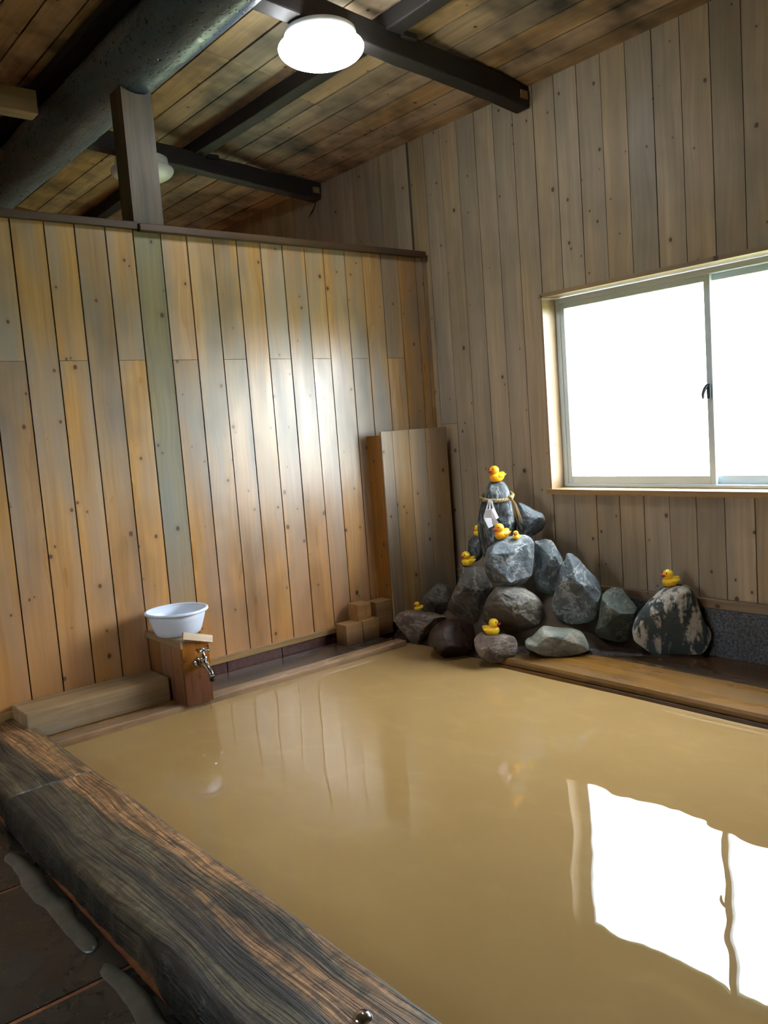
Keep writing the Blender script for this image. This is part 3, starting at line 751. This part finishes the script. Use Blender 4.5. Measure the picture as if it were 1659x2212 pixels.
# ---------------------------------------------------------------- rocks
ROCKS = {
    'standing': ((0.717,-0.270,0.674),0.11,[(-0.034,0.222),(0.01,0.227),(0.045,0.221),(0.07,0.184),(0.082,0.119),(0.096,0.03),(0.109,-0.027),(0.108,-0.107),(0.085,-0.235),(-0.089,-0.225),(-0.123,-0.126),(-0.111,0.003),(-0.09,0.09),(-0.066,0.152),(-0.047,0.199)]),
    'upper': ((0.934,-0.420,0.495),0.15,[(-0.122,0.058),(-0.075,0.094),(-0.006,0.121),(0.062,0.132),(0.106,0.122),(0.129,0.083),(0.125,-0.001),(0.134,-0.093),(0.122,-0.115),(0.046,-0.135),(-0.021,-0.135),(-0.05,-0.115),(-0.095,-0.12),(-0.131,-0.08),(-0.141,-0.01)]),
    'lower': ((0.979,-0.470,0.246),0.15,[(-0.08,0.118),(-0.028,0.127),(0.074,0.096),(0.13,0.055),(0.157,0.008),(0.15,-0.052),(0.108,-0.088),(0.032,-0.116),(-0.028,-0.125),(-0.116,-0.102),(-0.159,-0.07),(-0.157,0.014),(-0.127,0.074)]),
    'slanted': ((0.609,-0.420,0.305),0.12,[(-0.022,0.148),(0.015,0.17),(0.063,0.171),(0.092,0.133),(0.111,0.059),(0.132,0.009),(0.097,-0.046),(0.068,-0.118),(0.033,-0.178),(-0.038,-0.161),(-0.102,-0.15),(-0.141,-0.139),(-0.122,-0.083),(-0.075,0.012),(-0.048,0.068)]),
    'back': ((0.842,-0.130,0.667),0.09,[(-0.077,0.058),(-0.063,0.102),(-0.013,0.079),(0.024,0.053),(0.066,0.034),(0.079,-0.014),(0.056,-0.077),(0.009,-0.091),(-0.031,-0.097),(-0.075,-0.038)]),
    'middle': ((1.033,-0.240,0.425),0.11,[(-0.074,0.15),(-0.013,0.163),(0.031,0.149),(0.065,0.09),(0.084,0.043),(0.051,-0.033),(0.032,-0.118),(-0.008,-0.163),(-0.059,-0.138),(-0.071,-0.067),(-0.065,0.041)]),
    'pear': ((1.240,-0.270,0.345),0.1,[(-0.045,0.18),(-0.017,0.185),(0.014,0.163),(0.051,0.109),(0.099,0.054),(0.119,0.016),(0.122,-0.037),(0.107,-0.097),(0.101,-0.143),(0.052,-0.176),(-0.051,-0.185),(-0.101,-0.153),(-0.131,-0.091),(-0.112,-0.015),(-0.089,0.061),(-0.075,0.121),(-0.052,0.15)]),
    'green': ((1.422,-0.200,0.192),0.09,[(-0.066,0.112),(-0.043,0.149),(0.0,0.169),(0.035,0.155),(0.068,0.11),(0.104,0.064),(0.103,0.035),(0.076,-0.024),(0.065,-0.121),(0.042,-0.166),(-0.057,-0.17),(-0.098,-0.121),(-0.107,-0.075),(-0.085,0.015)]),
    'veined': ((1.692,-0.130,0.211),0.095,[(-0.071,0.131),(-0.03,0.162),(0.037,0.174),(0.083,0.165),(0.108,0.136),(0.132,0.065),(0.149,-0.006),(0.177,-0.055),(0.175,-0.091),(0.151,-0.141),(0.117,-0.163),(-0.016,-0.176),(-0.083,-0.177),(-0.136,-0.138),(-0.179,-0.102),(-0.186,-0.051),(-0.171,0.001),(-0.128,0.066)]),
    'flat': ((1.242,-0.450,0.106),0.13,[(-0.13,0.018),(-0.07,0.072),(0.014,0.062),(0.09,0.053),(0.131,0.033),(0.15,-0.011),(0.155,-0.04),(0.078,-0.061),(-0.014,-0.07),(-0.091,-0.053),(-0.153,-0.019),(-0.159,0.004)]),
    'perch': ((1.015,-0.660,0.087),0.1,[(-0.107,0.059),(-0.076,0.08),(-0.041,0.063),(0.038,0.063),(0.095,0.05),(0.111,0.019),(0.104,-0.032),(0.074,-0.061),(-0.021,-0.076),(-0.07,-0.055),(-0.097,-0.016),(-0.108,0.029)]),
    'wet': ((0.696,-0.660,0.085),0.14,[(-0.126,0.015),(-0.091,0.068),(-0.036,0.096),(0.041,0.099),(0.116,0.072),(0.127,0.016),(0.108,-0.046),(0.059,-0.09),(-0.049,-0.1),(-0.116,-0.064)]),
    'ledge': ((0.353,-0.580,0.083),0.14,[(-0.15,0.052),(-0.111,0.091),(-0.036,0.095),(0.069,0.071),(0.157,0.048),(0.114,0.017),(0.045,-0.037),(0.016,-0.094),(-0.05,-0.089),(-0.103,-0.027),(-0.141,0.018)]),
    'small': ((0.252,-0.350,0.192),0.09,[(-0.089,-0.01),(-0.051,0.04),(0.021,0.092),(0.064,0.085),(0.1,0.057),(0.083,-0.012),(0.051,-0.097),(-0.06,-0.09),(-0.1,-0.053)]),
    'rear': ((0.483,-0.220,0.500),0.07,[(-0.039,0.038),(-0.012,0.07),(0.013,0.081),(0.045,0.05),(0.038,-0.051),(-0.005,-0.082),(-0.044,-0.029)]),
}
VIEW = Vector((3.9125, -3.70, 0))
BV = {}
def cat_outline(o, n=160):
    o = np.array(o); c = (o.max(0)+o.min(0))/2
    q = []
    m = len(o)
    for i in range(m):
        p0, p1, p2, p3 = o[(i-1) % m], o[i], o[(i+1) % m], o[(i+2) % m]
        for t in np.linspace(0, 1, 12, endpoint=False):
            q.append(.5*((2*p1)+(-p0+p2)*t+(2*p0-5*p1+4*p2-p3)*t*t+(-p0+3*p1-3*p2+p3)*t**3)*.55+(p1+(p2-p1)*t)*.45)
    q = np.array(q)-c; th = np.arctan2(q[:, 1], q[:, 0]); r = np.hypot(q[:, 0], q[:, 1]); s = np.argsort(th); th, r = th[s], r[s]
    th = np.concatenate([th-2*np.pi, th, th+2*np.pi]); r = np.tile(r, 3)
    return lambda a: np.interp(a, th, r), c

def rock(key, mat, label, seed, facets=6, rough=.5, p=2.4):
    pos, T, out = ROCKS[key]
    fn, c = cat_outline(out)
    rng = np.random.RandomState(seed)
    vx = Vector((pos[0], pos[1], 0))-VIEW; vx.normalize(); ux = Vector((-vx.y, vx.x, 0))
    if ux.dot(Vector((.77, .63, 0))) < 0: ux = -ux
    U, W = 150, 56                       # around, and front pole to back pole
    A = np.linspace(-np.pi, np.pi, U, endpoint=False); phi = np.linspace(0, np.pi, W)
    P = []
    for f in phi[1:-1]:
        rho = math.sin(f)**(2/p); d = math.copysign(abs(math.cos(f))**(2/p), math.cos(f))
        rr = fn(A)*rho
        P.append(np.stack([rr*np.cos(A)+c[0], np.full(U, d*T), rr*np.sin(A)+c[1]], 1))
    P = np.concatenate([[[c[0], T, c[1]]]]+P+[[[c[0], -T, c[1]]]])
    ext = np.array([np.ptp(P[:, 0]), 2*T, np.ptp(P[:, 2])])/2
    for _ in range(facets):             # split faces: flat cuts through the front and back
        n = rng.normal(size=3)*np.array([.8, 1, .8]); n[1] = (abs(n[1])+.4)*(1 if rng.rand() < .75 else -1); n /= np.linalg.norm(n)
        q = P-np.array([c[0], 0, c[1]]); dd = q @ n; h = dd.max()*rng.uniform(.56, .82)
        P -= np.outer(np.clip(dd-h, 0, None)*.92, n)
    q = P-np.array([c[0], 0, c[1]]); dirn = q/np.maximum(np.linalg.norm(q, axis=1, keepdims=True), 1e-6)
    s = ext.mean(); front = np.clip(np.abs(P[:, 1])/T*1.3, .25, 1)
    d = fbm(P*9+seed*3.1, 4)*.15*rough + (np.abs(fbm(P*np.array([14, 14, 20])+seed, 5, .6))-.25)*.24*rough
    P += dirn*(d*s*1.0*front)[:, None]
    V = P[:, [0, 1, 2]]
    Mx = Matrix((ux, -vx, Vector((0, 0, 1)))).transposed().to_4x4(); Mx.translation = pos
    F = []
    for k in range(U): F.append((0, 1+k, 1+(k+1) % U))
    for i in range(W-3):
        for k in range(U):
            j = (k+1) % U; a = 1+i*U
            F.append((a+k, a+U+k, a+U+j, a+j))
    last = len(V)-1; a = 1+(W-3)*U
    for k in range(U): F.append((a+k, last, a+(k+1) % U))
    me = bpy.data.meshes.new('rock'); me.from_pydata([tuple(v) for v in V], [], F)
    bm = bmesh.new(); bm.from_mesh(me); bmesh.ops.recalc_face_normals(bm, faces=bm.faces)
    for f_ in bm.faces: f_.smooth = True
    bm.to_mesh(me); me.materials.append(RM[mat])
    bm.transform(Mx); BV[key] = BVHTree.FromBMesh(bm); bm.free()
    o = bpy.data.objects.new('rock', me); o.matrix_world = Mx; link(o)
    return tag(o, label, 'rock', 'rocks of the spring mound')
rock('standing', 'dark', 'tall dark grooved standing stone wearing the straw rope', 3, 4, .5, 2.2)
rock('upper', 'grey', 'big blue grey boulder with a large and a small duck on top', 17, 6, .45)
rock('lower', 'brown', 'rounded boulder directly under the big blue grey boulder', 8, 5, .6)
rock('slanted', 'brown', 'tall slanted dark rock with one duck on its top beside the standing stone', 5, 5, .7)
rock('back', 'grey', 'grey rock against the window wall behind the straw tassel', 23, 5, .7)
rock('middle', 'grey', 'veined grey rock leaning between the big boulder and the pear shaped rock', 31, 5, .6)
rock('pear', 'grey', 'pear shaped grey rock standing on its broad end', 42, 5, .6)
rock('green', 'green', 'greenish pointed rock between the pear shaped rock and the white veined rock', 51, 5, .5)
rock('veined', 'veined', 'large white veined dark rock with a yellow duck on top', 62, 3, .3, 2.8)
rock('flat', 'pale', 'flat pale green rock lying on the kerb at the foot of the mound', 71, 4, .4)
rock('perch', 'rust', 'low rust grey rock under the duck that faces the window side', 83, 5, .7)
rock('wet', 'wet', 'wet shiny brown rock at the water line', 92, 4, .4)
rock('ledge', 'rust', 'flat ledge rock holding the tiny duck by the wooden blocks', 13, 4, .6)
rock('small', 'brown', 'small brown rock leaning on the corner cover behind the tiny duck', 27, 4, .4)
rock('rear', 'dark', 'dark rock half hidden behind the standing stone', 37, 3, .5)

# cement bed that carries the rocks
nx, ny = 90, 60
gx = np.linspace(.15, 1.95, nx); gy = np.linspace(-.72, -.037, ny)
def bed(x, y):
    g = lambda cx, cy, sx_, sy_, h: h*math.exp(-((x-cx)/sx_)**2-((y-cy)/sy_)**2)
    h = .02+g(.80, -.10, .36, .24, .42)+g(1.05, -.30, .25, .2, .09)+g(.5, -.25, .3, .25, .10)+g(1.55, -.08, .35, .12, .045)
    e = min(1, max(0, (1.93-x)/.12)); f = min(1, max(0, (y+.70-max(0, x-.98)*.6)/.12))
    return -.05+(h+.065)*e*f
V = []
for yy in gy:
    for xx in gx: V.append((xx, yy, bed(xx, yy)))
V = np.array(V); V[:, 2] += fbm(V*np.array([11, 11, 4]), 4)*.012
V = np.concatenate([V, np.array([(x, y, -.08) for (x, y) in ((.15, -.72), (1.95, -.72), (1.95, -.02), (.15, -.02))])])
F = [(j*nx+i, j*nx+i+1, (j+1)*nx+i+1, (j+1)*nx+i) for j in range(ny-1) for i in range(nx-1)]
tag(mesh_obj('cement_bed', V[:-4], F, M_CEM, None, True), 'brown cement bed packed between the rocks of the mound', 'cement', kind='stuff')

# ---------------------------------------------------------------- straw rope, paper streamers
def rope():
    o = empty('straw_rope', (.72, -.27, .81), 'twisted straw rope tied round the standing stone', 'rope')
    ctr = Vector((.728, -.27, .815)); bv = BV['standing']
    n = 72; ring = []
    for k in range(n+1):
        a = 2*math.pi*k/n
        d = Vector((math.cos(a), math.sin(a), 0))
        z = ctr.z-.012*math.sin(a+.9)*0 + .016*d.dot(Vector((-.73, .69, 0)))
        hit = bv.ray_cast(Vector((ctr.x, ctr.y, z))+d*.5, -d)
        r = (.5-hit[3]) if hit[0] is not None else .08
        ring.append((a, min(r, .13), z))
    rs = [r for _, r, _ in ring]; rs = [max(rs[(k+j) % n] for j in (-4, -2, 0, 2, 4)) for k in range(n)]; rs.append(rs[0])
    R = .0098
    for ph in (0, 2*math.pi/3, 4*math.pi/3):
        pts = []
        N = 288
        for k in range(N+1):
            t = k/N*n; i = min(int(t), n-1); f = t-i; a = 2*math.pi*k/N; r = rs[i]*(1-f)+rs[i+1]*f+R*.9; z = ring[i][2]*(1-f)+ring[i+1][2]*f
            tw = ph+2*math.pi*14*k/N
            rr = r+R*.55*math.cos(tw); pts.append((ctr.x+rr*math.cos(a), ctr.y+rr*math.sin(a), z+R*.55*math.sin(tw)))
        bm = bmesh.new(); tube(bm, pts, R*.62, 8, False); bm_obj('strand', bm, M_STRAW, o, True)
    # knot and the loose straw ends on the window side
    kx = ctr+Vector((.10, -.005, -.003))
    bm = bmesh.new(); ellipsoid(bm, kx, (.014, .014, .011)); kn = bm_obj('knot', bm, M_STRAW, o, True)
    rng = random.Random(4)
    for k in range(13):
        a = rng.uniform(-.2, 1); l = rng.uniform(.10, .15)
        e = kx+Vector((.03+.045*a, .02*rng.uniform(-1, 1)-.005, -l))
        bm = bmesh.new(); tube(bm, [kx, kx.lerp(e, .4)+Vector((.008, 0, .01)), e], [.0022, .002, .0011], 6); st = bm_obj('straw', bm, M_STRAW, None, True); st.parent = kn; st.matrix_basis = Matrix()
rope()

def shide():
    pieces = [[(-0.015,-0.002),(-0.006,-0.003),(-0.023,-0.054),(-0.031,-0.053)],[(-0.008,-0.006),(-0.002,-0.006),(-0.005,-0.055),(-0.014,-0.054)],[(-0.002,-0.008),(0.007,-0.008),(0.016,-0.053),(0.004,-0.053)],[(-0.036,-0.059),(-0.003,-0.052),(-0.003,-0.101),(-0.036,-0.099)],[(0.001,-0.055),(0.014,-0.047),(0.036,-0.104),(0.022,-0.112)],[(-0.047,-0.097),(-0.005,-0.101),(0.003,-0.147),(-0.022,-0.157)],[(-0.005,-0.101),(0.022,-0.114),(0.033,-0.131),(0.005,-0.147)],[(-0.032,-0.053),(0.001,-0.052),(0.022,-0.112),(-0.003,-0.123),(-0.047,-0.097)],]
    og = Vector((.764, -.36, .813)); u = Vector((.728, .686, 0)); v = Vector((0, 0, 1)); nrm = Vector((.686, -.728, 0))
    o = empty('paper_streamer', og, 'white folded zigzag paper streamer hanging from the straw rope', 'paper')
    lay = [.006, .008, .004, .026, .012, .018, .010, .003]; tilt = [0, 0, 0, .35, -.4, -.3, .35, .1]
    for q, d, tl in zip(pieces, lay, tilt):
        ua = sum(a for a, b in q)/len(q)
        n = len(q); P = []
        for off in (0, .0012):
            for (a, b) in q: P.append(og+u*a+v*b+nrm*(d+off+.03+b*.05+(a-ua)*tl))
        F = [tuple(range(n))[::-1], tuple(range(n, 2*n))]+[(i, (i+1) % n, n+(i+1) % n, n+i) for i in range(n)]
        mesh_obj('paper_fold', P, F, M_PAPER, o)
shide()

# ---------------------------------------------------------------- ducks
def duck_parts():
    D = {}
    ts = [-.52, -.49, -.42, -.30, -.12, .08, .24, .36, .44, .49, .505]
    hw = [.02, .10, .18, .25, .335, .345, .31, .24, .16, .07, .01]
    zc = [.47, .45, .40, .33, .27, .255, .265, .285, .30, .31, .31]
    hh = [.02, .08, .15, .23, .275, .28, .27, .23, .16, .08, .01]
    tt = np.linspace(0, 1, 34); k = np.linspace(0, 1, len(ts)); sm = lambda a: np.interp(tt, k, a)
    ts, hw, zc, hh = sm(ts), sm(hw), sm(zc), sm(hh)
    bm = bmesh.new(); s = 26; rings = []
    for a, b, c_, h in zip(ts, hw, zc, hh):
        ring = []
        for i in range(s):
            an = 2*math.pi*i/s; z = c_+h*math.sin(an)
            ring.append(bm.verts.new((a, b*math.cos(an), max(z, .02))))
        rings.append(ring)
    for i in range(len(rings)-1):
        for j in range(s): bm.faces.new((rings[i][j], rings[i][(j+1) % s], rings[i+1][(j+1) % s], rings[i+1][j]))
    bm.faces.new(rings[0]); bm.faces.new(rings[-1])
    for _ in range(2): bmesh.ops.smooth_vert(bm, verts=bm.verts, factor=.4, use_axis_x=True, use_axis_y=True, use_axis_z=True)
    D['body'] = [bm]
    bm = bmesh.new(); ellipsoid(bm, (.17, 0, .70), (.28, .27, .265), None, 28, 20); ellipsoid(bm, (.15, 0, .50), (.21, .21, .12), None, 20, 12); D['head'] = [bm]
    bm = bmesh.new(); ellipsoid(bm, (.475, 0, .675), (.135, .150, .042), Matrix.Rotation(.28, 3, 'Y') @ Matrix.Rotation(-.5, 3, 'Y'), 18, 12)
    ellipsoid(bm, (.455, 0, .62), (.115, .125, .036), Matrix.Rotation(.12, 3, 'Y'), 18, 12); D['beak'] = [bm]
    D['eye'] = []; D['wing'] = []
    for sgn in (1, -1):
        bm = bmesh.new(); ellipsoid(bm, (.375, sgn*.165, .785), (.03, .034, .05), Matrix.Rotation(-sgn*.6, 3, 'Z'), 12, 10); D['eye'].append(bm)
        bm = bmesh.new(); ellipsoid(bm, (0, 0, 0), (.25, .06, .11), None, 20, 12)
        for v in bm.verts:
            f = max(0, -v.co.x/.25); v.co.z *= 1-.55*f; v.co.z += .10*f*f; v.co.y += sgn*.07*f*f
        bm.transform(Matrix.Translation((-.06, sgn*.335, .33)) @ Matrix.Rotation(-sgn*.12, 4, 'Z')); D['wing'].append(bm)
    M = {}
    for kx, l in D.items():
        M[kx] = []
        for bm in l:
            bmesh.ops.recalc_face_normals(bm, faces=bm.faces)
            me = bpy.data.meshes.new(kx); bm.to_mesh(me); bm.free(); me.polygons.foreach_set('use_smooth', [True]*len(me.polygons))
            me.materials.append({'beak': M_BEAK, 'eye': M_EYE}.get(kx, M_DUCK)); M[kx].append(me)
    return M
DUCK = duck_parts()
DUCKO = {k: [m.copy() for m in l] for k, l in DUCK.items()}
for k in ('body', 'head', 'wing'):
    for m in DUCKO[k]: m.materials[0] = M_DUCKO

def duck(x, y, size, heading, label, on, tilt=(0, 0), orange=False, z=None):
    if z is None:
        zs = []
        for dx, dy in ((0, 0), (.2, 0), (-.2, 0), (0, .2), (0, -.2)):
            h = BV[on].ray_cast(Vector((x+dx*size, y+dy*size, 2)), Vector((0, 0, -1)))
            if h[0] is not None: zs.append(h[0].z)
        z = (max(zs)*.6+sum(zs)/len(zs)*.4) if zs else .2
    o = empty('rubber_duck', (x, y, z-.02*size), label, 'duck', 'rubber ducks on the rocks', rot=(tilt[0], tilt[1], heading))
    o.scale = (size, size*1.08, size*1.0)
    src = DUCKO if orange else DUCK; head = None
    for k in ('body', 'head', 'wing', 'beak', 'eye'):      # beak and eyes belong to the head
        for me in src[k]:
            c = bpy.data.objects.new(k, me); COL.objects.link(c)
            c.parent = head if k in ('beak', 'eye') else o
            if k == 'head': head = c
    return o
A = math.radians
duck(.745, -.275, .097, A(-98), 'orange rubber duck sitting on the tip of the standing stone', 'standing', (.06, .05), True)
duck(.885, -.415, .092, A(-94), 'larger orange rubber duck on the big blue grey boulder', 'upper', (.0, .12), True)
duck(.955, -.385, .05, A(-70), 'small yellow duckling right behind the larger orange duck', 'upper', (0, .05))
duck(.615, -.415, .086, A(-98), 'yellow rubber duck on the slanted rock beside the standing stone', 'slanted', (0, .05))
duck(.285, -.52, .057, A(-105), 'tiny yellow rubber duck on the flat ledge rock', 'ledge')
duck(.972, -.64, .090, A(24), 'yellow rubber duck on the low rust grey rock, beak to the window side', 'perch')
duck(1.70, -.135, .088, A(-116), 'yellow rubber duck on the white veined rock under the window', 'veined')
duck(.519, -.213, .07, A(-150), 'yellow rubber duck nearly hidden behind the standing stone', 'rear')
